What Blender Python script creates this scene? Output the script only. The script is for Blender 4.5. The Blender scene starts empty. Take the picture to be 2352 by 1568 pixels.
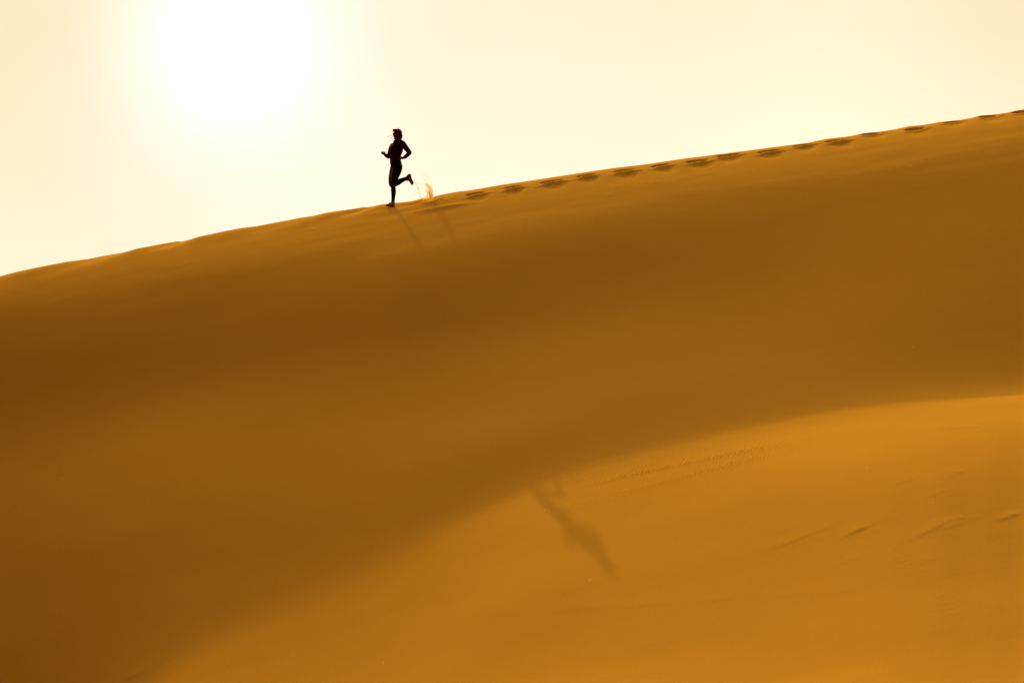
import bpy, bmesh, math, random
import numpy as np
from mathutils import Vector, Matrix, noise

random.seed(7)
rng = np.random.default_rng(7)
scene = bpy.context.scene
R = math.radians

# ------------------------------------------------------------------ camera
F = 9800.0            # focal length in units of a 2352-wide picture (150 mm lens)
D = 90.0              # metres from the camera to the crest
cam_data = bpy.data.cameras.new('camera')
cam_data.sensor_width = 36.0
cam_data.lens = 36.0 * F / 2352.0
cam_data.clip_start = 0.5
cam_data.clip_end = 20000.0
cam = bpy.data.objects.new('camera', cam_data)
scene.collection.objects.link(cam)
cam.location = (0, 0, 0)
cam.rotation_euler = (R(90), 0, 0)
scene.camera = cam

def at(px, row, y):
    """point seen at (px,row) of the 2352x1568 picture, y metres away"""
    return Vector(((px - 1176) * y / F, y, (784 - row) * y / F))

def direction(px, row):
    return Vector(((px - 1176) / F, 1.0, (784 - row) / F)).normalized()

# ------------------------------------------------------------------ light
SUN_DIR = Vector((-0.207, 1.0, 0.418)).normalized()     # towards the sun
SUN_EL = math.asin(SUN_DIR.z)
SUN_AZ = math.atan2(SUN_DIR.x, SUN_DIR.y)
GLOW_DIR = direction(524, 85)

world = bpy.data.worlds.new('World')
scene.world = world
world.use_nodes = True
nt = world.node_tree
nt.nodes.clear()
def N(tree, kind, **kw):
    n = tree.nodes.new(kind)
    for k, v in kw.items():
        setattr(n, k, v)
    return n
def L(tree, a, b):
    tree.links.new(a, b)
def ramp(tree, fac, stops, interp='LINEAR'):
    n = N(tree, 'ShaderNodeValToRGB')
    n.color_ramp.interpolation = interp
    el = n.color_ramp.elements
    while len(el) < len(stops):
        el.new(0.5)
    for e, (p, c) in zip(el, stops):
        e.position = p
        e.color = (*c, 1)
    L(tree, fac, n.inputs['Fac'])
    return n.outputs['Color']
def math_node(tree, op, a, b=None, clamp=False):
    n = N(tree, 'ShaderNodeMath', operation=op)
    n.use_clamp = clamp
    for i, v in enumerate((a, b)):
        if v is None:
            continue
        if isinstance(v, (int, float)):
            n.inputs[i].default_value = v
        else:
            L(tree, v, n.inputs[i])
    return n.outputs[0]

sky = N(nt, 'ShaderNodeTexSky', sky_type='NISHITA')
sky.sun_disc = False
sky.sun_elevation = SUN_EL
sky.sun_rotation = SUN_AZ
sky.air_density = 1.0
sky.dust_density = 8.0
sky.ozone_density = 1.0
SKY_STRENGTH = 0.05
tint = N(nt, 'ShaderNodeMix', data_type='RGBA', blend_type='MULTIPLY')
tint.inputs['Factor'].default_value = 1.0
L(nt, sky.outputs['Color'], tint.inputs['A'])
tint.inputs['B'].default_value = (SKY_STRENGTH * 0.60, SKY_STRENGTH * 0.31, SKY_STRENGTH * 0.264, 1)

tc = N(nt, 'ShaderNodeTexCoord')
nrm = N(nt, 'ShaderNodeVectorMath', operation='NORMALIZE')
L(nt, tc.outputs['Generated'], nrm.inputs[0])
def angle_to(v):
    d = N(nt, 'ShaderNodeVectorMath', operation='DOT_PRODUCT')
    L(nt, nrm.outputs[0], d.inputs[0])
    d.inputs[1].default_value = v
    return math_node(nt, 'ARCCOSINE', math_node(nt, 'MINIMUM', d.outputs['Value'], 0.9999999))
a_sun = angle_to(SUN_DIR)
a_glow = angle_to(GLOW_DIR)
sepd = N(nt, 'ShaderNodeSeparateXYZ')
L(nt, nrm.outputs[0], sepd.inputs[0])
def mix(kind, a, b):
    n = N(nt, 'ShaderNodeMix', data_type='RGBA', blend_type=kind)
    n.inputs['Factor'].default_value = 1.0
    L(nt, a, n.inputs['A']); L(nt, b, n.inputs['B'])
    return n.outputs['Result']
elev = math_node(nt, 'ARCSINE', sepd.outputs['Z'])
# dust laden air, brighter low down and on the side of the sun
air = ramp(nt, math_node(nt, 'DIVIDE', elev, math.pi / 2, clamp=True), [
    (0.0, (0.95, 0.965, 0.70)), (0.016, (0.92, 0.84, 0.61)), (0.05, (0.88, 0.475, 0.335)), (0.13, (2.4, 1.82, 1.2)),
    (0.25, (6.4, 5.45, 6.2)), (0.36, (4.6, 3.9, 4.5)), (0.5, (1.4, 1.18, 1.3)), (0.7, (0.45, 0.38, 0.25)), (1.0, (0.2, 0.15, 0.09))])
fwd = ramp(nt, math_node(nt, 'DIVIDE', a_sun, math.pi), [
    (0.0, (1.2, 1.2, 1.2)), (0.08, (1, 1, 1)), (0.17, (1, 1, 1)), (0.28, (.75, .75, .75)), (0.40, (.25, .25, .25)), (0.5, (.07, .07, .07)), (1.0, (.02, .02, .02))])
aureole = ramp(nt, math_node(nt, 'DIVIDE', a_sun, math.pi), [
    (0.0, (13.0, 11.6, 7.6)), (0.025, (8, 7.2, 5.0)), (0.055, (3.0, 2.75, 1.95)), (0.097, (0, 0, 0))], 'EASE')
lobe = ramp(nt, math_node(nt, 'MULTIPLY', angle_to(direction(1300, 100)), 1 / 0.13), [
    (0.0, (.2, .15, .165)), (0.35, (.16, .125, .135)), (0.95, (0, 0, 0))], 'EASE')
# the overexposed patch of bright haze
glow = ramp(nt, math_node(nt, 'MULTIPLY', a_glow, 1 / 0.10), [
    (0.0, (1.2, 1.2, 1.2)), (0.16, (0.40, 0.40, 0.46)), (0.22, (0.18, 0.18, 0.29)), (0.30, (0.07, 0.09, 0.18)), (0.38, (0.02, 0.04, 0.095)),
    (0.54, (0.0, 0.012, 0.03)), (1.0, (0, 0, 0))])
total = mix('ADD', mix('MULTIPLY', air, fwd), aureole)
lobe2 = ramp(nt, math_node(nt, 'MULTIPLY', angle_to(direction(2700, 60)), 1 / 0.16), [
    (0.0, (.1, .16, .11)), (0.3, (.1, .13, .09)), (0.95, (0, 0, 0))], 'EASE')
total = mix('ADD', mix('ADD', mix('ADD', total, lobe), lobe2), glow)
total = mix('ADD', total, tint.outputs['Result'])
bg = N(nt, 'ShaderNodeBackground')
L(nt, total, bg.inputs['Color'])
bg.inputs['Strength'].default_value = 1.0
wo = N(nt, 'ShaderNodeOutputWorld')
L(nt, bg.outputs[0], wo.inputs['Surface'])

sun_data = bpy.data.lights.new('sun', 'SUN')
sun_data.energy = 3.5
sun_data.angle = R(0.5)
sun_data.color = (1.0, 0.735, 0.33)
sun = bpy.data.objects.new('sun', sun_data)
scene.collection.objects.link(sun)
sun.rotation_euler = (-SUN_DIR).to_track_quat('-Z', 'Y').to_euler()

scene.view_settings.view_transform = 'Standard'
scene.view_settings.look = 'None'
scene.view_settings.exposure = 0.0
scene.view_settings.gamma = 1.0

# ------------------------------------------------------------------ terrain
# silhouette of the crest, (px,row)
def conv(pts, x0, y0, s):
    k = 2352 / 4096
    return [((x0 + a / s) * k, (y0 + b / s) * k) for a, b in pts]
CREST = []
CREST += conv([(0,493),(100,467),(250,437),(420,402),(540,384),(620,366),(720,349),(830,323),(900,312),(1000,292),(1070,279),
    (1100,281),(1148,268),(1200,254),(1270,241),(1370,220),(1460,205),(1560,192),(1620,179),(1820,138),(1900,127),(1970,110),
    (2050,98),(2150,83)], 0, 780, 1.5174)
CREST += conv([(-30,1437),(40,1439),(120,1425),(200,1408),(260,1392),(340,1385),(500,1368),(750,1343),(830,1325),(930,1298),
    (1050,1278),(1130,1268),(1250,1235),(1400,1207),(1550,1180)], 1460, 480, 4.1275)
CREST += conv([(130,411),(250,397),(480,356),(690,326),(860,300),(1000,278),(1190,250),(1340,228),(1480,212),(1600,198),
    (1740,176),(1880,155),(2000,142),(2110,126)], 1750, 550, 1.8816)
CREST += conv([(0,461),(100,447),(250,428),(400,408),(560,388),(660,375),(740,357),(810,344),(930,331),(1010,319),(1080,303),
    (1150,295),(1200,291),(1340,270),(1450,246),(1560,236),(1690,213),(1750,208),(1830,200),(1940,181),(2010,162),(2130,153),
    (2240,136),(2290,123),(2352,115)], 2900, 380, 1.9666)
CREST.sort()
CREST = np.array(CREST)
SMOOTH_PX = [-3000, -1500, -700, 0, 300, 600, 900, 1200, 1500, 1800, 2100, 2352, 3000, 4000, 5500]

def spline(xs, ys):
    """natural cubic spline as a callable"""
    xs = np.asarray(xs, float); ys = np.asarray(ys, float)
    n = len(xs); h = np.diff(xs)
    A = np.zeros((n, n)); r = np.zeros((n,) + ys.shape[1:])
    A[0, 0] = A[-1, -1] = 1
    for i in range(1, n - 1):
        A[i, i-1] = h[i-1]; A[i, i] = 2 * (h[i-1] + h[i]); A[i, i+1] = h[i]
        r[i] = 6 * ((ys[i+1] - ys[i]) / h[i] - (ys[i] - ys[i-1]) / h[i-1])
    m = np.linalg.solve(A, r)
    def f(x):
        x = np.clip(np.asarray(x, float), xs[0], xs[-1])
        i = np.clip(np.searchsorted(xs, x) - 1, 0, n - 2)
        t = x - xs[i]; hh = h[i]
        ex = (...,) + (None,) * (ys.ndim - 1)
        t = t[ex]; hh = hh[ex]
        a = ys[i]; b = (ys[i+1] - ys[i]) / hh - hh * (2 * m[i] + m[i+1]) / 6
        return a + b * t + m[i] / 2 * t ** 2 + (m[i+1] - m[i]) / (6 * hh) * t ** 3
    return f
base_rows = np.interp([0,300,600,900,1200,1500,1800,2100,2352], CREST[:,0], CREST[:,1])
base_rows = np.concatenate([[800, 800, 745], base_rows, [150, 20, 0]])
crest_base = spline(SMOOTH_PX, base_rows)
def crest_detail(px):
    d = np.interp(px, CREST[:,0], CREST[:,1]) - crest_base(px)
    w = np.clip((px + 40) / 40, 0, 1) * np.clip((2392 - px) / 40, 0, 1)
    return d * w

# slope design of each column: (px, [(row, tone) ... in shade], edge row, edge y/D, [(row, tone) ... in sun])
COLS = [   # (px, edge row of the crest's shadow, [bulge of the shaded face (position, amount)], amplitude m, [(row, tone) in the sun])
 (0, 2150, [(0, 0), (0.06, 0.2), (0.13, 0.6), (0.19, 0.7), (0.34, 0.52), (0.46, 0.52), (0.58, 0.7), (0.74, 1), (0.88, 0.85), (1, 0)], 1.0, [(1750, 167.0), (1900, 170.0)]),
 (300, 1640, [(0, 0), (0.1, 0.4), (0.2, 0.97), (0.27, 1), (0.46, 0.48), (0.6, 0.3), (0.74, 0.36), (0.86, 0.42), (0.94, 0.28), (1, 0)], 0.62, [(1640, 167.0), (1800, 170.0)]),
 (600, 1443, [(0, 0), (0.11, 0.38), (0.23, 0.96), (0.31, 1), (0.5, 0.56), (0.66, 0.32), (0.8, 0.28), (0.9, 0.26), (0.96, 0.13), (1, 0)], 0.58, [(1440, 164.0), (1500, 161.0), (1568, 167.0), (1700, 175.0)]),
 (900, 1317, [(0, 0), (0.12, 0.38), (0.26, 0.97), (0.34, 1), (0.54, 0.62), (0.72, 0.3), (0.84, 0.24), (0.91, 0.22), (0.96, 0.12), (1, 0)], 0.6, [(1290, 175.3), (1350, 161.0), (1450, 161.0), (1568, 172.0), (1700, 180.0)]),
 (1200, 1134, [(0, 0), (0.14, 0.42), (0.28, 0.97), (0.36, 1), (0.56, 0.66), (0.76, 0.3), (0.86, 0.24), (0.92, 0.21), (0.96, 0.12), (1, 0)], 0.52, [(1160, 167.0), (1230, 167.0), (1330, 167.0), (1400, 161.0), (1500, 162.9), (1568, 174.0), (1700, 180.0)]),
 (1500, 1041, [(0, 0), (0.15, 0.45), (0.3, 1), (0.42, 0.95), (0.62, 0.62), (0.8, 0.34), (0.9, 0.25), (0.95, 0.15), (1, 0)], 0.46, [(1060, 175.2), (1120, 168.8), (1180, 167.0), (1260, 167.0), (1330, 167.0), (1420, 161.0), (1500, 167.7), (1568, 178.0), (1700, 180.0)]),
 (1800, 978, [(0, 0), (0.18, 0.5), (0.34, 0.95), (0.48, 1), (0.7, 0.72), (0.84, 0.48), (0.92, 0.36), (0.96, 0.2), (1, 0)], 0.4, [(990, 186.9), (1080, 172.3), (1150, 161.0), (1220, 161.0), (1300, 161.0), (1400, 162.2), (1500, 166.7), (1568, 180.0), (1700, 182.0)]),
 (2100, 927, [(0, 0), (0.2, 0.4), (0.4, 0.62), (0.6, 0.8), (0.8, 1), (0.9, 0.85), (0.96, 0.4), (1, 0)], 0.34, [(950, 187.0), (1020, 178.1), (1080, 172.2), (1140, 161.0), (1220, 161.0), (1300, 161.0), (1400, 166.0), (1500, 170.1), (1568, 180.0), (1700, 182.0)]),
 (2352, 891, [(0, 0), (0.2, 0.22), (0.4, 0.42), (0.6, 0.66), (0.82, 1), (0.92, 0.92), (0.97, 0.45), (1, 0)], 0.52, [(930, 188.0), (1000, 172.9), (1040, 161.0), (1100, 161.0), (1200, 161.0), (1300, 162.1), (1400, 166.8), (1500, 170.0), (1568, 176.0), (1700, 180.0)]),
]
K_SUN = 0.33          # degrees of slope per unit of tone on the sunlit dune
Y_NEAR = 46.0
DU = 0.04
US = np.arange(0, D - Y_NEAR + DU, DU)

SLOPE_SUN = 0.418
CPX = np.array([c[0] for c in COLS], float)
PX = np.arange(-900, 3301, 60.0)                 # dense columns
pxc = np.clip(PX, 0, 2352)
row0_c = crest_base(PX)
edge_c = spline(CPX, [c[1] for c in COLS])(pxc) + (row0_c - crest_base(pxc))
UG = np.linspace(0, 1, 81)
def bulge(pts):
    v = np.interp(np.linspace(-.15, 1.15, 131), [p for p, _ in pts], [q for _, q in pts])
    k = np.exp(-np.linspace(-2, 2, 13) ** 2); k /= k.sum()
    v = np.convolve(np.pad(v, 6, mode='edge'), k, 'valid')
    return np.interp(UG, np.linspace(-.15, 1.15, 131), v)
bu_t = spline(CPX, np.array([bulge(c[2]) * c[3] for c in COLS]))(pxc)
LSTEP = 20.0
li_t = spline(CPX, np.array([np.interp(np.arange(46) * LSTEP, [p - c[1] for p, _ in c[4]], [t for _, t in c[4]]) for c in COLS]))(pxc)
for _ in range(4):            # soften the change from column to column
    li_t[1:-1] = .25 * li_t[:-2] + .5 * li_t[1:-1] + .25 * li_t[2:]
TH0 = 14.5
def sun_sheet(px, y):
    """height of the sheet of sun rays that skims the smooth crest, on the sight column px"""
    x0 = (px - 1176) * y / F - 0.207 * (D - y)
    return (784 - crest_base(1176 + F * x0 / D)) * D / F - SLOPE_SUN * (D - y)
rows_z = []
for k, px in enumerate(PX):
    z0 = (784 - row0_c[k]) * D / F
    ray0 = z0 / D
    U0 = float(np.interp(px, [0, 500, 900, 1500, 2352], [2.7, 3.2, 4.2, 3.8, 3.4]))     # width of the sunlit brow
    un = US[US <= U0 + 1e-6]
    nose = np.tan(np.radians(TH0 + (22.7 - TH0) * (un / U0) ** 0.75))
    zn = z0 - np.concatenate([[0], np.cumsum(ray0 + (nose - ray0) * (1 - np.exp(-un / .3)))[:-1] * DU])
    gm = float(sun_sheet(px, D - un[-1])) - zn[-1]
    # where the shadow ends
    ms = np.arange(58.0, 85.0, 0.01)
    lo = float(ms[np.argmax((784 - edge_c[k]) * ms / F - (sun_sheet(px, ms) - gm) < 0)])
    ue = D - lo
    z = np.empty(len(US)); z[:len(un)] = zn
    j = len(un); je = int(ue / DU)
    uu = US[j:je + 1]
    z[j:je + 1] = sun_sheet(px, D - uu) - gm - np.interp((uu - U0) / (ue - U0), UG, bu_t[k])
    zz = z[je]
    for i in range(je, len(US) - 1):
        y = D - US[i]
        row = 784 - zz * F / y
        f = min(max((row - edge_c[k]) / LSTEP, 0), 44.9); fi = int(f)
        tone = li_t[k, fi] * (1 - f + fi) + li_t[k, fi + 1] * (f - fi)
        zz -= math.tan(R(11.0 - K_SUN * (tone - 178))) * DU
        z[i + 1] = zz
    rows_z.append(z)
zs = np.array(rows_z)
rel = zs - zs[:, :1]                           # drop below the crest
rel_f = spline(np.concatenate([[-3000], PX, [5500]]), np.vstack([rel[0] * .7, rel, rel[-1]]))
TPX = np.linspace(-3000, 5500, 1701)
TAB = rel_f(TPX)                               # (px, u)
def soften(T, n, u0, u1):
    k = np.exp(-np.linspace(-2, 2, 2 * n + 1) ** 2); k /= k.sum()
    S = np.apply_along_axis(lambda v: np.convolve(np.pad(v, n, mode='reflect', reflect_type='odd'), k, 'valid'), 1, T)
    w = np.clip((US - u0) / (u1 - u0), 0, 1) * np.clip((US[-1] - US) / 1.0, 0, 1)
    return T * (1 - w) + S * w
TAB = soften(TAB, 12, 1.0, 2.0)
TAB = soften(TAB, 45, 1.8, 3.2)

def vnoise(x, y, seed=0):
    """smooth value noise, vectorised, about -1..1"""
    xi = np.floor(x).astype(np.int64); yi = np.floor(y).astype(np.int64)
    fx = x - xi; fy = y - yi
    fx = fx * fx * fx * (fx * (fx * 6 - 15) + 10); fy = fy * fy * fy * (fy * (fy * 6 - 15) + 10)
    def h(a, b):
        n = (a * 374761393 + b * 668265263 + seed * 974634777) & 0xFFFFFFFF
        n = ((n ^ (n >> 13)) * 1274126177) & 0xFFFFFFFF
        return ((n ^ (n >> 16)) & 0xFFFF) / 32767.5 - 1
    return (h(xi, yi) * (1 - fx) + h(xi + 1, yi) * fx) * (1 - fy) + (h(xi, yi + 1) * (1 - fx) + h(xi + 1, yi + 1) * fx) * fy

def smooth01(a, b, x):
    t = np.clip((x - a) / (b - a), 0, 1)
    return t * t * (3 - 2 * t)

def base_height(x, y):
    yy = np.clip(y, Y_NEAR, None)
    px = 1176 + F * x / np.clip(y, Y_NEAR, D)
    zc = (784 - crest_base(px)) * D / F
    u = np.clip(D - yy, 0, US[-1])
    fi = (np.clip(px, -3000, 5500) + 3000) / 5.0
    i = np.clip(fi.astype(int), 0, 1699); fx = fi - i
    fj = u / DU; j = np.clip(fj.astype(int), 0, len(US) - 2); fy = fj - j
    rel = (TAB[i, j] * (1 - fy) + TAB[i, j + 1] * fy) * (1 - fx) + (TAB[i + 1, j] * (1 - fy) + TAB[i + 1, j + 1] * fy) * fx
    z = zc + rel
    # behind the crest: gentle windward side
    v = np.clip(y - D, 0, None)
    ray = zc / D
    back = zc + ray * (1 - np.exp(-v / 0.5)) * 0.5 - math.tan(R(7)) * (v - 0.9 * (1 - np.exp(-v / 0.9)))
    z = np.where(y > D, back, z)
    # unseen flank added on the left, beyond the picture, to block sky light
    z = z + 20.0 * smooth01(-11.8, -34, x) * smooth01(30, 62, y) * smooth01(125, 92, y)
    # near side of the hollow, the camera's own dune
    near = np.clip(Y_NEAR - y, 0, None)
    z = z + smooth01(0, 46, near) * (-1.7 - z) * smooth01(60, 15, np.abs(x))
    return z

FEET = [(1092,447),(1178,432),(1267,419),(1347,405),(1434,394),(1518,382),(1602,372),(1673,358),(1766,349),(1844,335),
        (1921,325),(2000,308),(2102,297),(2187,281),(2270,268),(2345,257)]
def hit(px, row):
    """where the sight line through (px,row) meets the dune"""
    ys = np.arange(Y_NEAR + 4, D + 0.4, 0.01)
    x = (px - 1176) * ys / F; z = (784 - row) * ys / F
    h = height(x, ys, False)
    i = np.argmax(h >= z)
    return x[i], ys[i], z[i]

def height(x, y, fine=True):
    x = np.asarray(x, float); y = np.asarray(y, float)
    z = base_height(x, y)
    px = 1176 + F * x / np.clip(y, Y_NEAR, D)
    u = D - y
    z = z - crest_detail(px) * D / F * np.where(u > 0, np.exp(-(u / 0.9) ** 2), np.exp(-(u / 1.2) ** 2))
    if fine:
        z = fine_relief(np.array(z), x, y, px, u)
    return z

SCAR_PX = []     # (polyline in picture units, depth, half width)
def scars(pts, x0, y0, k, depth, w):
    SCAR_PX.append((conv(pts, x0, y0, k), depth, w))
Z8 = (3000, 1800, 1.684)
scars([(690,560),(740,538),(805,512)], *Z8, .050, .07)
scars([(125,662),(210,640),(330,597),(480,538),(540,518)], *Z8, .018, .06)
scars([(1095,602),(1200,552),(1320,495),(1395,466)], *Z8, .024, .07)
scars([(1385,468),(1455,461)], *Z8, .045, .07)
scars([(1300,540),(1380,510),(1470,488)], *Z8, .020, .07)
scars([(1310,571),(1400,562)], *Z8, .014, .07)
scars([(1505,468),(1545,459)], *Z8, .025, .06)
scars([(1690,472),(1740,455),(1785,442)], *Z8, .020, .06)
scars([(1785,443),(1815,432)], *Z8, .075, .07)
scars([(1420,150),(1438,143)], *Z8, .050, .07)
scars([(980,235),(1050,215),(1115,193)], *Z8, .016, .07)
scars([(880,330),(915,325)], *Z8, .016, .06)
scars([(1180,325),(1280,290),(1380,265)], *Z8, .012, .07)
scars([(1310,327),(1390,290)], *Z8, .012, .06)
scars([(270,516),(345,500)], *Z8, .012, .06)
scars([(485,719),(560,690)], *Z8, .020, .07)
scars([(690,740),(760,710)], *Z8, .024, .07)
scars([(1200,749),(1245,735)], *Z8, .024, .07)
scars([(1640,381),(1670,377)], *Z8, .014, .06)
scars([(0,1008),(130,1020),(350,1013),(520,997),(700,990),(1000,968),(1350,945),(1540,938),(1800,915),(2050,893),(2352,850)], 1900, 1500, 1.071, .009, .07)
scars([(1850,235),(2000,232),(2120,224),(2352,208)], 1900, 1500, 1.071, .012, .16)
for p in ((1290,444,16),(1555,346,9),(1630,346,9),(1342,382,6)):
    scars([(p[0]-p[2], p[1]-1), (p[0]+p[2], p[1]+1)], 1750, 550, 1.8816, .030, .045)
scars([(1875,216),(1902,216)], 0, 780, 1.5174, .035, .045)
scars([(2250,125),(2272,124)], 0, 780, 1.5174, .035, .045)
scars([(930,348),(985,340)], 0, 780, 1.5174, .020, .07)
scars([(1225,958),(1262,948),(1292,930)], 0, 2300, 2.352, .045, .10)
TRACK = conv([(985,415),(980,440),(983,462),(968,490),(965,520),(960,545),(955,570),(948,597),(940,620),(935,645),(936,665),(955,690),(968,712),
    (985,740),(1012,762),(1040,790),(1066,812),(1090,832),(1108,852),(1124,872),(1150,890),(1170,905),(1192,922),(1212,942),(1232,958),(1255,972),
    (1290,992),(1322,1012),(1360,1040),(1400,1070)], *Z8)

# hollows and bumps near the crest: (px, row, half length m, half depth m, height m, tilt)
MARKS = [(402,557,.42,.30,-.050,.10), (440,552,.36,.26,.030,.1), (256,584,.55,.35,-.035,.1), (300,578,.5,.3,.022,.1), (175,602,.6,.4,-.028,.1),
         (95,617,.7,.4,.018,.1), (545,530,.8,.4,.020,.1), (655,514,.6,.35,-.018,.1), (720,503,.8,.35,.018,.1), (828,481,.35,.22,-.040,.15),
         (862,477,.30,.24,.035,.1), (800,490,.7,.30,-.018,.2), (955,466,.42,.20,-.055,.10), (925,474,.6,.3,.012,.1),
         (1005,459,.15,.07,-.05,0.), (985,464,.38,.10,.020,0.), (1010,478,.55,.12,.018,0.), (1035,474,.5,.12,.012,0.), (905,492,.45,.22,-.012,.1)]

def apply_local(z, x, y, cx, cy, rad, fn):
    """add fn(dx, du) to z inside a box round (cx, cy); x and y are 1-D axes when z is a grid"""
    if z.ndim == 2 and x.ndim == 2:
        xs = x[0]; ys = y[:, 0]
        i0, i1 = np.searchsorted(xs, [cx - rad, cx + rad]); j0, j1 = np.searchsorted(ys, [cy - rad, cy + rad])
        if i1 > i0 and j1 > j0:
            z[j0:j1, i0:i1] += fn(x[j0:j1, i0:i1] - cx, cy - y[j0:j1, i0:i1])
    else:
        z += fn(x - cx, cy - y)

def footprint(dx, du, w, dep, lip, sk, f):
    """a print trodden across a grazing slope: pit, pushed up lip below it, slumped apron"""
    dxs = dx - sk * du
    t = np.abs(dxs) / (w * .5)
    pit = -2.2 * dep * np.exp(-t ** 4) * np.exp(-((du) / .10) ** 4)
    crescent = du - (.150 - .055 * (dxs / (w * .5)) ** 2) - .008 * np.sin(dxs * 31 + f)
    ridge = 1.55 * lip * np.exp(-(dxs / (w * .62)) ** 4) * np.where(crescent > 0, np.exp(-(crescent / .10) ** 2), np.exp(-(crescent / .035) ** 2))
    rr = np.sqrt((dxs / (w * .72)) ** 2 + ((du - .30) / .34) ** 2)
    apron = -.024 * np.exp(-rr ** 2.6) + .002 * np.exp(-((rr - 1.08) / .13) ** 2)
    rim = .008 * np.exp(-((du + .17) / .05) ** 2) * np.exp(-t ** 2)
    tail = .014 * np.exp(-((dxs - w * .78) / .10) ** 2 - ((du - .10) / .05) ** 2) + .012 * np.exp(-((dxs + w * .74) / .10) ** 2 - ((du - .20) / .05) ** 2)
    lump = .004 * vnoise(dx * 17 + f * 3, du * 17, 5) * np.exp(-rr ** 4)
    return pit + ridge + apron + rim + tail + lump

FEET_W = {}
rf = random.Random(3)
def prepare_marks():
    for i, (px, row) in enumerate(FEET):
        hx, hy, hz = hit(px, row - 1)
        small = px > 1950
        FEET_W[i] = (hx, hy, .34 * rf.uniform(.85, 1.12), .060 * rf.uniform(.8, 1.2) * (.8 if small else 1), .034 * rf.uniform(.75, 1.25) * (.35 if small else 1), rf.uniform(.0, .25), rf.uniform(0, 6))
    out = []
    for pts, dep, w in SCAR_PX:
        out.append(([hit(a, b)[:2] for a, b in pts], dep, w))
    tr = [hit(a, b)[:2] for a, b in TRACK]
    mk = [(hit(a, b)[:2], l, d, h, t) for a, b, l, d, h, t in MARKS]
    return out, tr, mk
PREP = None

def fine_relief(z, x, y, px, u):
    scar_w, track_w, mark_w = PREP
    # soft undulation of wind blown sand
    z += .016 * vnoise(x * .22 + 5, u * .5, 1) * smooth01(.6, 4, u)
    z += .005 * vnoise(x * .55 + u * .3, u * 1.6, 2) * smooth01(.3, 1.0, u) * smooth01(9, 3, u)
    z += .0022 * vnoise(x * 1.3 + 9, u * 3.6, 3) * smooth01(.3, .9, u) * smooth01(5, 2.5, u)
    for (cx, cy), l, d, h, t in mark_w:
        apply_local(z, x, y, cx, cy, 2.2 * l + .3, lambda dx, du: h * np.exp(-(dx / l) ** 2 - ((du + t * dx * 2) / d) ** 2))
    for i, (cx, cy, w, dep, lip, sk, f) in FEET_W.items():
        apply_local(z, x, y, cx, cy, 1.2, lambda dx, du: footprint(dx, du, w, dep, lip, sk, f))
    for pts, dep, w in scar_w:
        n = len(pts) - 1
        for k in range(n):
            (ax, ay), (bx, by) = pts[k], pts[k + 1]
            Ln = math.hypot(bx - ax, by - ay) + 1e-6
            ex, ey = (bx - ax) / Ln, (by - ay) / Ln
            cx, cy = (ax + bx) / 2, (ay + by) / 2
            t0, t1 = k / n, (k + 1) / n
            def groove(dx, du):
                X = dx + cx - ax; Y = cy - du - ay
                s = np.clip((X * ex + Y * ey) / Ln, 0, 1)
                dist = np.hypot(X - s * Ln * ex, Y - s * Ln * ey)
                side = (X * ey - Y * ex)
                t = t0 + (t1 - t0) * s
                amp = dep * np.clip(np.sin(np.pi * (.12 + .80 * t)), .15, 1) / (1 if n == 1 else 1.15)
                sd = np.where(side > 0, -dist, dist)
                return amp * .22 / (1 + np.exp(-sd / (w * .22))) * np.exp(-(np.clip(sd, 0, None) / (3.5 * w)) ** 2)
            apply_local(z, x, y, cx, cy, Ln / 2 + 5 * w, groove)
    for k, (tx, ty) in enumerate(track_w):
        for sgn in (-1, 1):
            ox = sgn * .075 + .02 * math.sin(k * 7.3); oy = .05 * sgn
            apply_local(z, x, y, tx + ox, ty + oy, .4,
                        lambda dx, du: -.003 * np.exp(-(dx / .05) ** 2 - ((du + .3 * dx) / .06) ** 2) + .0012 * np.exp(-(dx / .06) ** 2 - ((du - .12) / .05) ** 2))
    return z

def grid_axis(parts):
    out = []
    for a, b, s in parts:
        out += list(np.arange(a, b, s))
    out.append(parts[-1][1])
    return np.array(out)
PREP = prepare_marks()
XS = grid_axis([(-160, -60, 6), (-60, -20, 1.5), (-20, -11.4, .25), (-11.4, 11.4, .024), (11.4, 20, .25), (20, 60, 1.5), (60, 160, 6)])
YS = grid_axis([(-30, 46, 2), (46, 54, .25), (54, 60, .09), (60, 85.5, .06), (85.5, 90.3, .028), (90.3, 93, .15), (93, 110, 1.0), (110, 260, 6)])
gx, gy = np.meshgrid(XS, YS)
gz = height(gx, gy)
# sink the rim of the sheet into the surrounding desert floor
edge = np.maximum(smooth01(80, 155, np.abs(gx)), np.maximum(smooth01(150, 250, gy), smooth01(-5, -28, gy) * 0.6))
gz = gz * (1 - edge) + (-14.0) * edge

def grid_mesh(name, gx, gy, gz):
    ny, nx = gx.shape
    me = bpy.data.meshes.new(name)
    co = np.stack([gx, gy, gz], -1).reshape(-1, 3).astype(np.float32)
    idx = np.arange(ny * nx).reshape(ny, nx)
    q = np.stack([idx[:-1, :-1], idx[:-1, 1:], idx[1:, 1:], idx[1:, :-1]], -1).reshape(-1, 4).astype(np.int32)
    me.vertices.add(len(co)); me.vertices.foreach_set('co', co.ravel())
    me.loops.add(q.size); me.loops.foreach_set('vertex_index', q.ravel())
    me.polygons.add(len(q)); me.polygons.foreach_set('loop_start', np.arange(0, q.size, 4, dtype=np.int32))
    me.polygons.foreach_set('use_smooth', np.ones(len(q), bool))
    me.update(calc_edges=True)
    return me

def material(name):
    m = bpy.data.materials.new(name)
    m.use_nodes = True
    return m, m.node_tree, m.node_tree.nodes['Principled BSDF']

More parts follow.
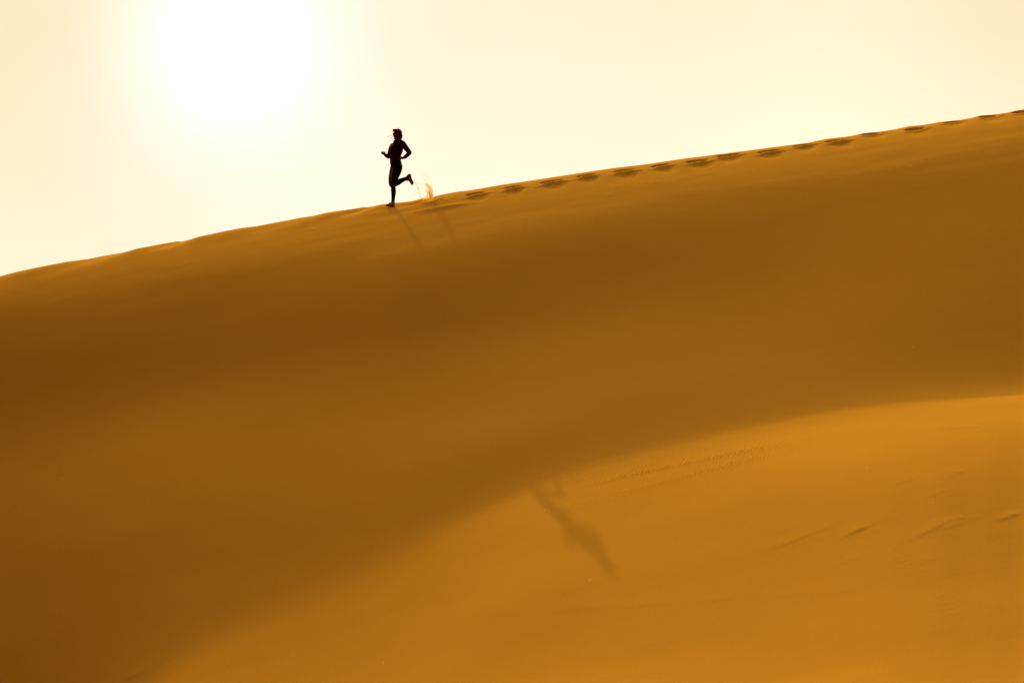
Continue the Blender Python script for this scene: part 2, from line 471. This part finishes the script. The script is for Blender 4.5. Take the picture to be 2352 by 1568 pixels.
def color_mix(t, fac, a, b):
    n = N(t, 'ShaderNodeMix', data_type='RGBA')
    for i, v in (('Factor', fac), ('A', a), ('B', b)):
        if isinstance(v, (tuple, float)): n.inputs[i].default_value = v if isinstance(v, float) else (*v, 1)
        else: L(t, v, n.inputs[i])
    return n.outputs['Result']
def noise_tex(t, vec, scale, detail=4, rough=.55, dist=0.0):
    n = N(t, 'ShaderNodeTexNoise')
    n.inputs['Scale'].default_value = scale; n.inputs['Detail'].default_value = detail
    n.inputs['Roughness'].default_value = rough; n.inputs['Distortion'].default_value = dist
    L(t, vec, n.inputs['Vector'])
    return n.outputs['Fac']
def mapping(t, vec, scale=(1,1,1), rot=(0,0,0), loc=(0,0,0)):
    n = N(t, 'ShaderNodeMapping')
    n.inputs['Scale'].default_value = scale; n.inputs['Rotation'].default_value = rot; n.inputs['Location'].default_value = loc
    L(t, vec, n.inputs['Vector'])
    return n.outputs[0]
def bump(t, h, strength, dist, normal=None):
    n = N(t, 'ShaderNodeBump')
    n.inputs['Strength'].default_value = strength; n.inputs['Distance'].default_value = dist
    L(t, h, n.inputs['Height'])
    if normal is not None: L(t, normal, n.inputs['Normal'])
    return n.outputs[0]

sand, st, sp = material('sand')
sp.inputs['Roughness'].default_value = 1.0
sp.inputs['Specular IOR Level'].default_value = 0.0
so = N(st, 'ShaderNodeTexCoord').outputs['Object']
grain = noise_tex(st, so, 55, 3, .8)
patchy = noise_tex(st, mapping(st, so, (.25, .6, 1)), 1.0, 4, .5)
c1 = color_mix(st, math_node(st, 'MULTIPLY', patchy, 1.0), (0.512, 0.238, 0.013), (0.562, 0.272, 0.019))
c2 = color_mix(st, ramp(st, grain, [(.36, (0, 0, 0)), (.66, (1, 1, 1))]), (0.88, 0.87, 0.84), (1.06, 1.06, 1.08))
mm = N(st, 'ShaderNodeMix', data_type='RGBA', blend_type='MULTIPLY'); mm.inputs['Factor'].default_value = 1.0
L(st, c1, mm.inputs['A']); L(st, c2, mm.inputs['B'])
# a few small pale specks in the colour
vor = N(st, 'ShaderNodeTexVoronoi', feature='F1'); vor.inputs['Scale'].default_value = 1.1
L(st, mapping(st, so, (1, .8, 1)), vor.inputs['Vector'])
speck = math_node(st, 'LESS_THAN', vor.outputs['Distance'], 0.013)
final = color_mix(st, speck, mm.outputs['Result'], (0.85, 0.62, 0.25))
L(st, final, sp.inputs['Base Color'])
# wind ripples, strongest on the shoulder of the lower dune
sx = N(st, 'ShaderNodeSeparateXYZ'); L(st, so, sx.inputs[0])
def band(v, lo, mid0, mid1, hi):
    a = N(st, 'ShaderNodeMapRange'); a.interpolation_type = 'SMOOTHSTEP'
    a.inputs['From Min'].default_value = lo; a.inputs['From Max'].default_value = mid0; L(st, v, a.inputs['Value'])
    b_ = N(st, 'ShaderNodeMapRange'); b_.interpolation_type = 'SMOOTHSTEP'
    b_.inputs['From Min'].default_value = hi; b_.inputs['From Max'].default_value = mid1; L(st, v, b_.inputs['Value'])
    return math_node(st, 'MULTIPLY', a.outputs[0], b_.outputs[0])
RIP = [hit(1250, 1150), hit(1500, 1082), hit(1800, 1025)]
tiltv = math_node(st, 'SUBTRACT', sx.outputs['Y'], math_node(st, 'MULTIPLY', sx.outputs['X'], (RIP[2][1] - RIP[0][1]) / (RIP[2][0] - RIP[0][0])))
yc = RIP[1][1] - RIP[1][0] * (RIP[2][1] - RIP[0][1]) / (RIP[2][0] - RIP[0][0])
rmask = math_node(st, 'MULTIPLY', band(tiltv, yc - 2.0, yc - .3, yc + .5, yc + 1.3), band(sx.outputs['X'], 0.3, 1.6, 3.4, 6.0))
streak = ramp(st, noise_tex(st, mapping(st, so, (.16, 1.5, 1), (0, 0, 0.05)), 1.0, 3, .5), [(.42, (0, 0, 0)), (.62, (1, 1, 1))])
rmask = math_node(st, 'MULTIPLY', rmask, streak)
wave = N(st, 'ShaderNodeTexWave', wave_type='BANDS', bands_direction='X')
wave.inputs['Scale'].default_value = 4.6; wave.inputs['Distortion'].default_value = 7.0
wave.inputs['Detail'].default_value = 2; wave.inputs['Detail Scale'].default_value = 2.5
L(st, mapping(st, so, (1, .55, 1), (0, 0, R(25))), wave.inputs['Vector'])
rh = math_node(st, 'MULTIPLY', wave.outputs['Fac'], rmask)
b1 = bump(st, rh, 1.0, 0.011)
b2 = bump(st, noise_tex(st, mapping(st, so, (1, .7, 1)), 14, 4, .65), 1.0, 0.0026, b1)
b3 = bump(st, noise_tex(st, mapping(st, so, (.35, 1.4, 1)), 1.6, 4, .55), 1.0, 0.005, b2)
L(st, b3, sp.inputs['Normal'])

dune = bpy.data.objects.new('sand_dune', grid_mesh('sand_dune', gx, gy, gz))
dune.data.materials.append(sand)
dune['kind'] = 'structure'
scene.collection.objects.link(dune)
print('dune quads', len(dune.data.polygons))

# ------------------------------------------------------------------ desert floor round the dune
def far_floor():
    r = np.concatenate([[0], np.geomspace(60, 9000, 40)])
    a = np.linspace(0, 2 * math.pi, 97)
    rr, aa = np.meshgrid(r, a)
    x = rr * np.sin(aa); y = rr * np.cos(aa) + 60
    z = -13.0 + 1.6 * vnoise(x * .006, y * .006, 8) * smooth01(120, 400, rr) - 3.0 * smooth01(240, 90, rr) - 6 * smooth01(300, 6000, rr)
    return grid_mesh('desert_floor', x, y, z)
floor_me = far_floor()
floor_me.flip_normals()
floor_me.materials.append(sand)
floor_ob = bpy.data.objects.new('desert_floor', floor_me)
floor_ob['kind'] = 'structure'
scene.collection.objects.link(floor_ob)

# ------------------------------------------------------------------ the runner
FX, FY, FZ = hit(894, 474.5)
MPX = FY / F * 0.5742 / 4.1275          # metres per unit of the figure drawing
def fp(X, Y, t=0.0):
    """figure drawing units (x right, y down) and metres towards the camera -> world"""
    px = (1460 + X / 4.1275) * 0.57422; row = (480 + Y / 4.1275) * 0.57422
    return Vector(((px - 1176) * FY / F, FY - t, (784 - row) * FY / F))
ORIGIN = Vector((fp(430, 0).x, FY, fp(0, 1428).z))
def lp(X, Y, t=0.0):
    return fp(X, Y, t) - ORIGIN

def catmull(pts, n):
    P = [np.array(p, float) for p in pts]
    P = [2 * P[0] - P[1]] + P + [2 * P[-1] - P[-2]]
    out = []
    for i in range(1, len(P) - 2):
        for k in range(n):
            t = k / n
            out.append(.5 * ((2 * P[i]) + (-P[i-1] + P[i+1]) * t + (2*P[i-1] - 5*P[i] + 4*P[i+1] - P[i+2]) * t*t + (-P[i-1] + 3*P[i] - 3*P[i+1] + P[i+2]) * t**3))
    out.append(P[-2])
    return out

def tube(bm, pts, seg=14, n=4, grow=0.0, flat=1.0, cap=True):
    """round-ended sweep through (X, Y, t, r) in drawing units; flat squashes it along the view"""
    q = []
    for p in catmull(pts, n):
        v = lp(p[0], p[1], p[2]); q.append((v, max((p[3] + grow), .4) * MPX))
    if cap:
        def ext(a, b):
            d = (a[0] - b[0]).normalized(); r = a[1]
            return [(a[0] + d * r * math.sin(w), r * math.cos(w)) for w in (R(30), R(55), R(75), R(86))]
        q = ext(q[0], q[1])[::-1] + q + ext(q[-1], q[-2])
    rings = []
    up = Vector((0, -1, 0))
    for i, (c, r) in enumerate(q):
        d = (q[min(i + 1, len(q) - 1)][0] - q[max(i - 1, 0)][0]).normalized()
        a = up.cross(d)
        if a.length < 1e-3: a = Vector((1, 0, 0))
        a.normalize(); b = d.cross(a).normalized()
        ring = []
        for k in range(seg):
            w = 2 * math.pi * k / seg
            o = a * math.cos(w) * r + b * math.sin(w) * r
            o.y *= flat
            ring.append(bm.verts.new(c + o))
        rings.append(ring)
    for r0, r1 in zip(rings, rings[1:]):
        for k in range(seg):
            bm.faces.new((r0[k], r0[(k + 1) % seg], r1[(k + 1) % seg], r1[k]))
    bm.faces.new(rings[0][::-1]); bm.faces.new(rings[-1])

def ball(bm, X, Y, t, rx, ry, rt, seg=20, rot=0.0):
    """ellipsoid; rt in drawing units too"""
    c = lp(X, Y, t)
    m = Matrix.Translation(c) @ Matrix.Rotation(rot, 4, 'Y') @ Matrix.Diagonal((rx * MPX, rt * MPX, ry * MPX, 1))
    bmesh.ops.create_uvsphere(bm, u_segments=seg, v_segments=seg // 2 + 2, radius=1.0, matrix=m)

def place(name, me, mat, parent):
    o = bpy.data.objects.new(name, me)
    me.materials.clear(); me.materials.append(mat)
    scene.collection.objects.link(o)
    if parent is not None: o.parent = parent
    for p in me.polygons: p.use_smooth = True
    return o

def fused(name, bm, mat, parent, voxel=.0055, smooth=3, cut=None):
    """one continuous skin round everything in the bmesh"""
    bmesh.ops.recalc_face_normals(bm, faces=bm.faces)
    me = bpy.data.meshes.new(name); bm.to_mesh(me); bm.free()
    tmp = bpy.data.objects.new('tmp', me); scene.collection.objects.link(tmp)
    m = tmp.modifiers.new('r', 'REMESH'); m.mode = 'VOXEL'; m.voxel_size = voxel; m.adaptivity = 0
    m2 = tmp.modifiers.new('s', 'SMOOTH'); m2.factor = .5; m2.iterations = smooth
    dg = bpy.context.evaluated_depsgraph_get()
    res = bpy.data.meshes.new_from_object(tmp.evaluated_get(dg))
    bpy.data.objects.remove(tmp); bpy.data.meshes.remove(me)
    if cut:
        b2 = bmesh.new(); b2.from_mesh(res)
        co, no = cut
        bmesh.ops.bisect_plane(b2, geom=b2.verts[:] + b2.edges[:] + b2.faces[:], plane_co=co, plane_no=no, clear_inner=True)
        b2.to_mesh(res); b2.free()
    res.name = name
    return place(name, res, mat, parent)

def plain(name, bm, mat, parent):
    bmesh.ops.recalc_face_normals(bm, faces=bm.faces)
    me = bpy.data.meshes.new(name); bm.to_mesh(me); bm.free()
    return place(name, me, mat, parent)

def cloth(name, col, rough=.8, scale=160, amt=.15, bumpd=.0006):
    m, t, p = material(name)
    o = N(t, 'ShaderNodeTexCoord').outputs['Object']
    f = noise_tex(t, o, scale, 3)
    L(t, color_mix(t, f, tuple(c * (1 - amt) for c in col), tuple(c * (1 + amt) for c in col)), p.inputs['Base Color'])
    p.inputs['Roughness'].default_value = rough
    p.inputs['Specular IOR Level'].default_value = 0.03
    L(t, bump(t, f, .6, bumpd), p.inputs['Normal'])
    return m
skin = cloth('skin', (0.085, 0.016, 0.008), .6, 60, .1, .0004)
jacket_m = cloth('jacket_cloth', (0.016, 0.0010, 0.0010), .8)
tights_m = cloth('tights_cloth', (0.0013, 0.0009, 0.0009), .7)
hair_m = cloth('hair', (0.012, 0.006, 0.004), .5, 220, .4)
strand_m = cloth('hair_strand', (0.30, 0.11, 0.03), .5, 220, .2)
shoe_m = cloth('shoe_mesh', (0.10, 0.030, 0.015), .8, 120, .3)
shoe_lit_m = cloth('shoe_mesh_lit', (0.22, 0.11, 0.04), .8, 120, .3)  # planted shoe: lighter copy of the shoe mesh, light painted into its colour
sole_m = cloth('sole_rubber', (0.035, 0.010, 0.006), .7, 90)
lens_m = cloth('dark_lens', (0.004, 0.003, 0.003), .15)
visor_m = cloth('visor_cloth', (0.020, 0.006, 0.005), .8)

person = bpy.data.objects.new('person', None)
person.location = ORIGIN
scene.collection.objects.link(person)
person['label'] = 'woman running down the dune crest in dark red top and black tights, one foot raised'
person['category'] = 'person'

LEFT_ARM = [(618, 392, .12, 47), (652, 432, .14, 44), (690, 482, .165, 39), (722, 522, .18, 36), (737, 545, .185, 35)]
LEFT_FORE = [(737, 546, .185, 35), (706, 583, .17, 32), (668, 612, .14, 27), (632, 634, .11, 22)]
RIGHT_ARM = [(448, 420, -.12, 38), (424, 470, -.14, 36), (408, 530, -.14, 35), (394, 588, -.11, 34), (389, 603, -.10, 34)]
RIGHT_FORE = [(389, 603, -.10, 34), (362, 596, -.02, 28), (338, 580, .06, 22), (323, 569, .10, 18)]
TORSO = [(521, 385, 0, 60), (522, 430, 0, 98), (517, 500, .01, 108), (505, 570, .01, 93), (501, 620, .005, 88), (504, 680, 0, 90)]
HIPS = [(504, 690, 0, 88), (512, 735, 0, 92), (520, 772, 0, 96), (520, 800, 0, 88)]
THIGH_R = [(492, 790, -.055, 76), (472, 870, -.07, 71), (454, 950, -.075, 65), (443, 1020, -.07, 54), (442, 1062, -.065, 47)]
CALF_R = [(446, 1062, -.065, 47), (505, 1042, -.07, 50), (560, 1018, -.075, 45), (610, 992, -.08, 37), (655, 974, -.08, 31), (692, 967, -.08, 28)]
THIGH_L = [(538, 785, .055, 80), (524, 855, .07, 74), (500, 925, .075, 64), (482, 1000, .065, 51), (470, 1062, .055, 42), (466, 1095, .05, 38)]
CALF_L = [(466, 1095, .05, 37), (469, 1150, .04, 39), (472, 1195, .035, 38), (469, 1250, .03, 32), (465, 1310, .02, 27), (464, 1350, .02, 25)]
NECK = [(530, 400, .0, 46), (538, 350, .01, 38), (538, 305, .015, 40)]

# --- the body: one continuous skin from head to feet
bm = bmesh.new()
for ch in (LEFT_ARM, LEFT_FORE, RIGHT_ARM, RIGHT_FORE, THIGH_R, CALF_R, THIGH_L, CALF_L):
    tube(bm, ch, grow=-5)
tube(bm, TORSO, grow=-8, flat=.80); tube(bm, HIPS, grow=-6, flat=.85)
tube(bm, NECK)
tube(bm, [(455, 415, -.10, 34), (520, 400, 0, 40), (606, 392, .10, 38)])
ball(bm, 538, 217, 0, 64, 66, 74)                       # skull
ball(bm, 514, 248, .022, 52, 60, 56)                    # face
tube(bm, [(556, 268, .03, 30), (530, 292, .04, 28), (502, 306, .05, 20), (492, 308, .052, 17)])   # jaw and chin
tube(bm, [(490, 222, .075, 6), (480, 244, .088, 8), (474, 256, .095, 10)])                        # nose
ball(bm, 484, 281, .078, 13, 4.5, 9); ball(bm, 486, 289, .074, 12, 5, 9)                          # lips
ball(bm, 492, 212, .066, 30, 7, 12)                     # brow
ball(bm, 568, 246, .062, 12, 20, 7, rot=.2)             # near ear
# left hand, a loose fist by the hip
tube(bm, [(634, 634, .11, 19), (618, 636, .10, 20), (603, 634, .095, 21)], flat=.75)
for k, (ox, oy) in enumerate([(-4, -14), (-9, -5), (-9, 5), (-4, 14)]):
    ln = (1.0, 1.12, 1.05, .85)[k]
    tube(bm, [(603 + ox, 634 + oy, .105, 7.5), (592 + ox, 636 + oy, .115, 7), (583 + ox + 4 * (1 - ln) * 6, 640 + oy, .105, 6.5), (588 + ox, 643 + oy, .088, 6), (597 + ox, 644 + oy, .082, 5.5)], seg=8, n=3)
tube(bm, [(622, 622, .115, 8), (608, 614, .125, 7.5), (594, 616, .13, 6.5), (586, 622, .13, 5.5)], seg=8, n=3)
# right hand held out in front, fingers curled and thumb up
tube(bm, [(324, 570, .10, 16), (312, 560, .115, 23), (303, 549, .125, 24)], flat=.75)
for k, (ox, oy) in enumerate([(6, -14), (-1, -6), (-3, 4), (0, 13)]):
    ln = (0.92, 1.1, 1.0, .8)[k]
    tube(bm, [(300 + ox, 549 + oy, .125, 9), (288 + ox - 4 * ln, 544 + oy, .135, 8.6), (280 + ox - 3 * ln, 548 + oy, .15, 8), (285 + ox, 554 + oy, .163, 7.4), (295 + ox, 557 + oy, .165, 6.6)], seg=8, n=3)
tube(bm, [(322, 562, .115, 8.5), (330, 548, .125, 8.6), (333, 534, .13, 7.4), (336, 521, .13, 6)], seg=8, n=3)
# feet
tube(bm, [(464, 1352, .02, 23), (458, 1388, .02, 22), (430, 1400, .03, 17), (395, 1408, .05, 13), (362, 1414, .07, 9)])
tube(bm, [(694, 966, -.08, 25), (722, 952, -.08, 24), (742, 985, -.08, 18), (762, 1022, -.08, 13), (776, 1048, -.08, 9)])
fused('body', bm, skin, person)

# --- clothes
bm = bmesh.new()
tube(bm, TORSO + [(508, 730, 0, 92), (510, 760, 0, 90)], grow=3, flat=.84, cap=True)
for ch in (LEFT_ARM, RIGHT_ARM): tube(bm, ch, grow=4.5)
tube(bm, LEFT_FORE[:-1] + [(645, 627, .12, 22)], grow=4.5, seg=14)
tube(bm, RIGHT_FORE[:-1] + [(334, 577, .075, 19)], grow=5)
tube(bm, [(458, 413, -.10, 38), (520, 398, 0, 46), (610, 390, .11, 44)])
tube(bm, [(560, 352, .02, 40), (600, 372, .07, 44)])
ball(bm, 498, 470, .085, 40, 42, 26); ball(bm, 560, 470, .10, 38, 42, 22)
for k in range(5):          # folds at the elbow and waist
    tube(bm, [(700 + k * 8, 516 + k * 9, .20, 7), (716 + k * 6, 530 + k * 7, .215, 8), (735 + k * 3, 535 + k * 8, .205, 6)], seg=8, n=2)
for k in range(3):
    tube(bm, [(418, 640 + k * 20, .03, 5), (470, 650 + k * 18, .088, 7), (540, 640 + k * 22, .085, 6)], seg=8, n=3)
fused('jacket', bm, jacket_m, person, cut=(lp(500, 716), (lp(500, 600) - lp(500, 716)).normalized() + Vector((-.06, 0, 0))))
bm = bmesh.new()
tube(bm, [(534, 366, .012, 53), (537, 347, .014, 50), (538, 334, .016, 49)], flat=.9)
tube(bm, [(500, 360, .035, 20), (486, 345, .05, 12), (478, 336, .055, 7)], seg=8)
fused('collar', bm, jacket_m, person, voxel=.004, smooth=1)
bm = bmesh.new()
for k in range(24):        # hem band of the top, hanging just over the tights
    pass
tube(bm, [(508, 702, 0, 95), (509, 714, 0, 96)], flat=.86, cap=False, seg=28)
ball(bm, 417, 712, .01, 7, 9, 12)
plain('hem', bm, jacket_m, person)
bm = bmesh.new()
tube(bm, HIPS, grow=4, flat=.9)
for ch in (THIGH_R, CALF_R, THIGH_L): tube(bm, ch, grow=3.5)
tube(bm, CALF_L[:-1] + [(464, 1338, .02, 26)], grow=3.5)
tube(bm, [(520, 800, 0, 78), (492, 880, 0, 70), (472, 960, 0, 60), (462, 1040, 0, 44)], flat=.9)
ball(bm, 560, 790, -.02, 58, 62, 70)
fused('tights', bm, tights_m, person)

# --- hair, visor, sunglasses
bm = bmesh.new()
ball(bm, 543, 208, -.004, 68, 65, 80)
ball(bm, 565, 225, -.012, 48, 60, 70)
tube(bm, [(575, 190, .045, 26), (584, 225, .05, 26), (592, 262, .04, 26), (592, 296, .02, 22), (588, 318, .0, 12)])
ball(bm, 596, 262, -.01, 29, 28, 30)
tube(bm, [(520, 168, .05, 20), (545, 185, .07, 20), (566, 215, .072, 15)])
hair = fused('hair', bm, hair_m, person)
def strand(pts, r0=1.0, r1=.35):
    n = len(pts)
    bm = bmesh.new()
    tube(bm, [(p[0], p[1], p[2] if len(p) > 2 else 0, r0 + (r1 - r0) * i / (n - 1)) for i, p in enumerate(pts)], seg=5, n=6)
    plain('hair_strand', bm, strand_m, hair)
rs = random.Random(11)
for base, c in (([(478, 262), (450, 268), (415, 266), (388, 274), (368, 292)], 9), ([(474, 280), (450, 290), (430, 312), (420, 335), (414, 358)], 6),
                ([(612, 268), (628, 280), (638, 305), (634, 322), (620, 336)], 4), ([(520, 150), (535, 138), (552, 126), (570, 121)], 4),
                ([(540, 148), (556, 136), (572, 146)], 3), ([(480, 205), (455, 200), (442, 184)], 3), ([(478, 225), (450, 222), (428, 213)], 3),
                ([(470, 318), (450, 322), (434, 334)], 2), ([(600, 175), (612, 190), (616, 214)], 2)):
    for k in range(c):
        j = k * .9
        strand([(x + rs.uniform(-1, 1) * j * i * .5, y + rs.uniform(-1, 1) * j * i * .5, .02 + rs.uniform(-.02, .02)) for i, (x, y) in enumerate(base)])
bm = bmesh.new()
tube(bm, [(470, 186, .045, 13), (500, 176, .085, 13), (545, 178, .098, 12), (590, 196, .06, 12), (604, 205, 0, 12), (588, 200, -.06, 12)], seg=10)
tube(bm, [(500, 168, .06, 9), (478, 165, .06, 8), (462, 162, .055, 6.5), (456, 161, .05, 5)], seg=12)
tube(bm, [(520, 160, .09, 9), (492, 160, .095, 8), (470, 160, .09, 6.5), (460, 162, .075, 5)], seg=12)
tube(bm, [(480, 166, .02, 8), (466, 163, .03, 6), (458, 162, .04, 5), (456, 172, .05, 4)], seg=10)
fused('sun_visor', bm, visor_m, person, voxel=.004, smooth=2)
bm = bmesh.new()
tube(bm, [(463, 226, .088, 3), (490, 224, .092, 3), (520, 226, .085, 3), (545, 232, .078, 2.5), (566, 236, .07, 2.5)], seg=6)
glasses = plain('sunglasses', bm, lens_m, person)
for X, t, rx in ((470, .084, 14), (500, .088, 17)):
    bm = bmesh.new(); ball(bm, X, 235, t, rx, 14, 5)
    plain('lens', bm, lens_m, glasses)

# --- shoes
def shoe(upper, sole, mat, lugs, laces):
    bm = bmesh.new()
    for ch in upper: tube(bm, ch, flat=.92)
    sh = fused('shoe', bm, mat, person, voxel=.0045, smooth=2)
    bm = bmesh.new()
    tube(bm, sole, flat=1.9)
    for X, Y, t, r in lugs:
        ball(bm, X, Y, t, r, r, r * 2.2, seg=8)
    fused('sole', bm, sole_m, sh, voxel=.0045, smooth=1)
    for ch in laces:
        bm = bmesh.new(); tube(bm, [(a, b, c, 2.2) for a, b, c in ch], seg=6, n=3)
        plain('lace', bm, mat, sh)
    return sh
shoe([[(700, 965, -.08, 35), (722, 928, -.08, 36), (733, 914, -.08, 30)], [(712, 962, -.08, 42), (738, 982, -.08, 33), (758, 1015, -.08, 26), (773, 1045, -.08, 22), (778, 1056, -.08, 19)]],
     [(742, 895, -.08, 8), (755, 925, -.08, 8), (760, 960, -.08, 7), (780, 1000, -.08, 8), (792, 1035, -.08, 8), (790, 1062, -.08, 8)], shoe_m,
     [(752, 905, -.08, 5), (763, 935, -.08, 5), (768, 958, -.08, 4), (785, 1000, -.08, 5), (796, 1022, -.08, 5), (798, 1045, -.08, 5)],
     [[(712, 1000, -.05), (700, 1012, -.04), (690, 1024, -.03)], [(705, 998, -.05), (692, 1008, -.05), (696, 1018, -.05)], [(675, 935, -.08), (664, 938, -.075), (655, 936, -.07)]])
shoe([[(463, 1352, .02, 32), (464, 1385, .02, 32), (470, 1400, .02, 26)], [(455, 1380, .02, 33), (425, 1391, .035, 27), (390, 1402, .05, 21), (355, 1410, .07, 17)]],
     [(480, 1417, .02, 11), (440, 1420, .03, 9), (395, 1421, .05, 9), (352, 1414, .07, 9)], shoe_lit_m,
     [(x, 1428, .04, 4) for x in range(360, 490, 16)],
     [[(415, 1372, .05), (405, 1366, .06), (398, 1374, .06)], [(430, 1362, .04), (416, 1360, .05), (410, 1368, .05)]])

# ------------------------------------------------------------------ sand thrown up by the runner
grain_m, gt, gp = material('flying_sand')
gt.nodes.remove(gp)
dif = N(gt, 'ShaderNodeBsdfDiffuse'); dif.inputs['Color'].default_value = (0.85, 0.72, 0.27, 1)
tra = N(gt, 'ShaderNodeBsdfTranslucent'); tra.inputs['Color'].default_value = (1.0, 0.96, 0.50, 1)
mx = N(gt, 'ShaderNodeMixShader'); mx.inputs[0].default_value = .75
L(gt, dif.outputs[0], mx.inputs[1]); L(gt, tra.outputs[0], mx.inputs[2])
L(gt, mx.outputs[0], [n for n in gt.nodes if n.type == 'OUTPUT_MATERIAL'][0].inputs['Surface'])

def grains(name, label, spec, seed):
    """tiny tetrahedral grains scattered along paths: (path, count, spread, power, size)"""
    g = np.random.default_rng(seed)
    C = []; S = []
    for path, count, sp0, sp1, size in spec:
        P = np.array(catmull([(*p[:2], p[2] if len(p) > 2 else 0, 0) for p in path], 12))[:, :3]
        t = g.random(count) * (len(P) - 1)
        i = np.minimum(t.astype(int), len(P) - 2); f = (t - i)[:, None]
        q = P[i] * (1 - f) + P[i + 1] * f
        sp_ = (sp0 + (sp1 - sp0) * t / (len(P) - 1))[:, None]
        q[:, :2] += g.normal(size=(count, 2)) * sp_
        q[:, 2] += g.normal(size=count) * (sp_[:, 0] * MPX * 1.5 + .01)
        C.append(q); S.append(g.uniform(.5, 1.3, count) * size)
    C = np.concatenate(C); S = np.concatenate(S)
    o = np.array(fp(0, 0)); ex = np.array(fp(1, 0)) - o; ez = np.array(fp(0, 1)) - o
    W = o + C[:, :1] * ex + C[:, 1:2] * ez + C[:, 2:3] * np.array([0, -1, 0])
    tet = np.array([(1, 1, 1), (1, -1, -1), (-1, 1, -1), (-1, -1, 1)], float) * .6
    n = len(W)
    A = g.normal(size=(n, 3, 3)); Q = np.linalg.qr(A)[0]
    V = (np.einsum('nij,kj->nki', Q, tet) * S[:, None, None] + W[:, None, :]).reshape(-1, 3)
    Fc = (np.array([(0, 1, 2), (0, 3, 1), (0, 2, 3), (1, 3, 2)])[None] + 4 * np.arange(n)[:, None, None]).reshape(-1, 3)
    me = bpy.data.meshes.new(name); me.from_pydata(V.tolist(), [], Fc.tolist()); me.update()
    me.materials.append(grain_m)
    ob = bpy.data.objects.new(name, me); ob['kind'] = 'stuff'; ob['label'] = label
    scene.collection.objects.link(ob)
    return ob
grains('sand_plume', 'plume of kicked up sand hanging over the crest behind the runner', [
    ([(1085, 1285), (1108, 1240), (1105, 1180), (1085, 1120), (1045, 1080), (1005, 1055)], 4600, 7, 12, .0021),
    ([(1095, 1285), (1085, 1230), (1065, 1165), (1040, 1110), (1015, 1080)], 3000, 8, 15, .0021),
    ([(1075, 1290), (1072, 1250), (1058, 1210), (1050, 1180)], 2200, 6, 8, .0021),
    ([(1030, 1260), (1030, 1215), (1018, 1180), (1008, 1155)], 1400, 5, 8, .0019),
    ([(1085, 1285), (1080, 1200), (1060, 1120)], 5200, 24, 32, .0019),
    ([(950, 1298), (1000, 1280), (1060, 1278), (1110, 1275)], 4200, 16, 18, .0019),
    ([(1060, 1270), (1020, 1150), (1010, 1020), (960, 880)], 3600, 34, 42, .0016),
    ([(1060, 1050), (1050, 980), (1000, 900)], 900, 26, 26, .0015)], 5)
grains('sand_trail', 'thin trail of sand falling from the raised shoe to the crest', [
    ([(806, 1030), (845, 1048), (872, 1100), (885, 1160), (905, 1240), (925, 1296)], 2600, 5, 8, .0017),
    ([(870, 1100), (890, 1190), (920, 1295)], 1200, 14, 18, .0015)], 6)
grains('sand_spray', 'faint spray of sand in front of the planted shoe', [
    ([(345, 1395), (300, 1350), (235, 1270)], 260, 7, 12, .0015)], 9)
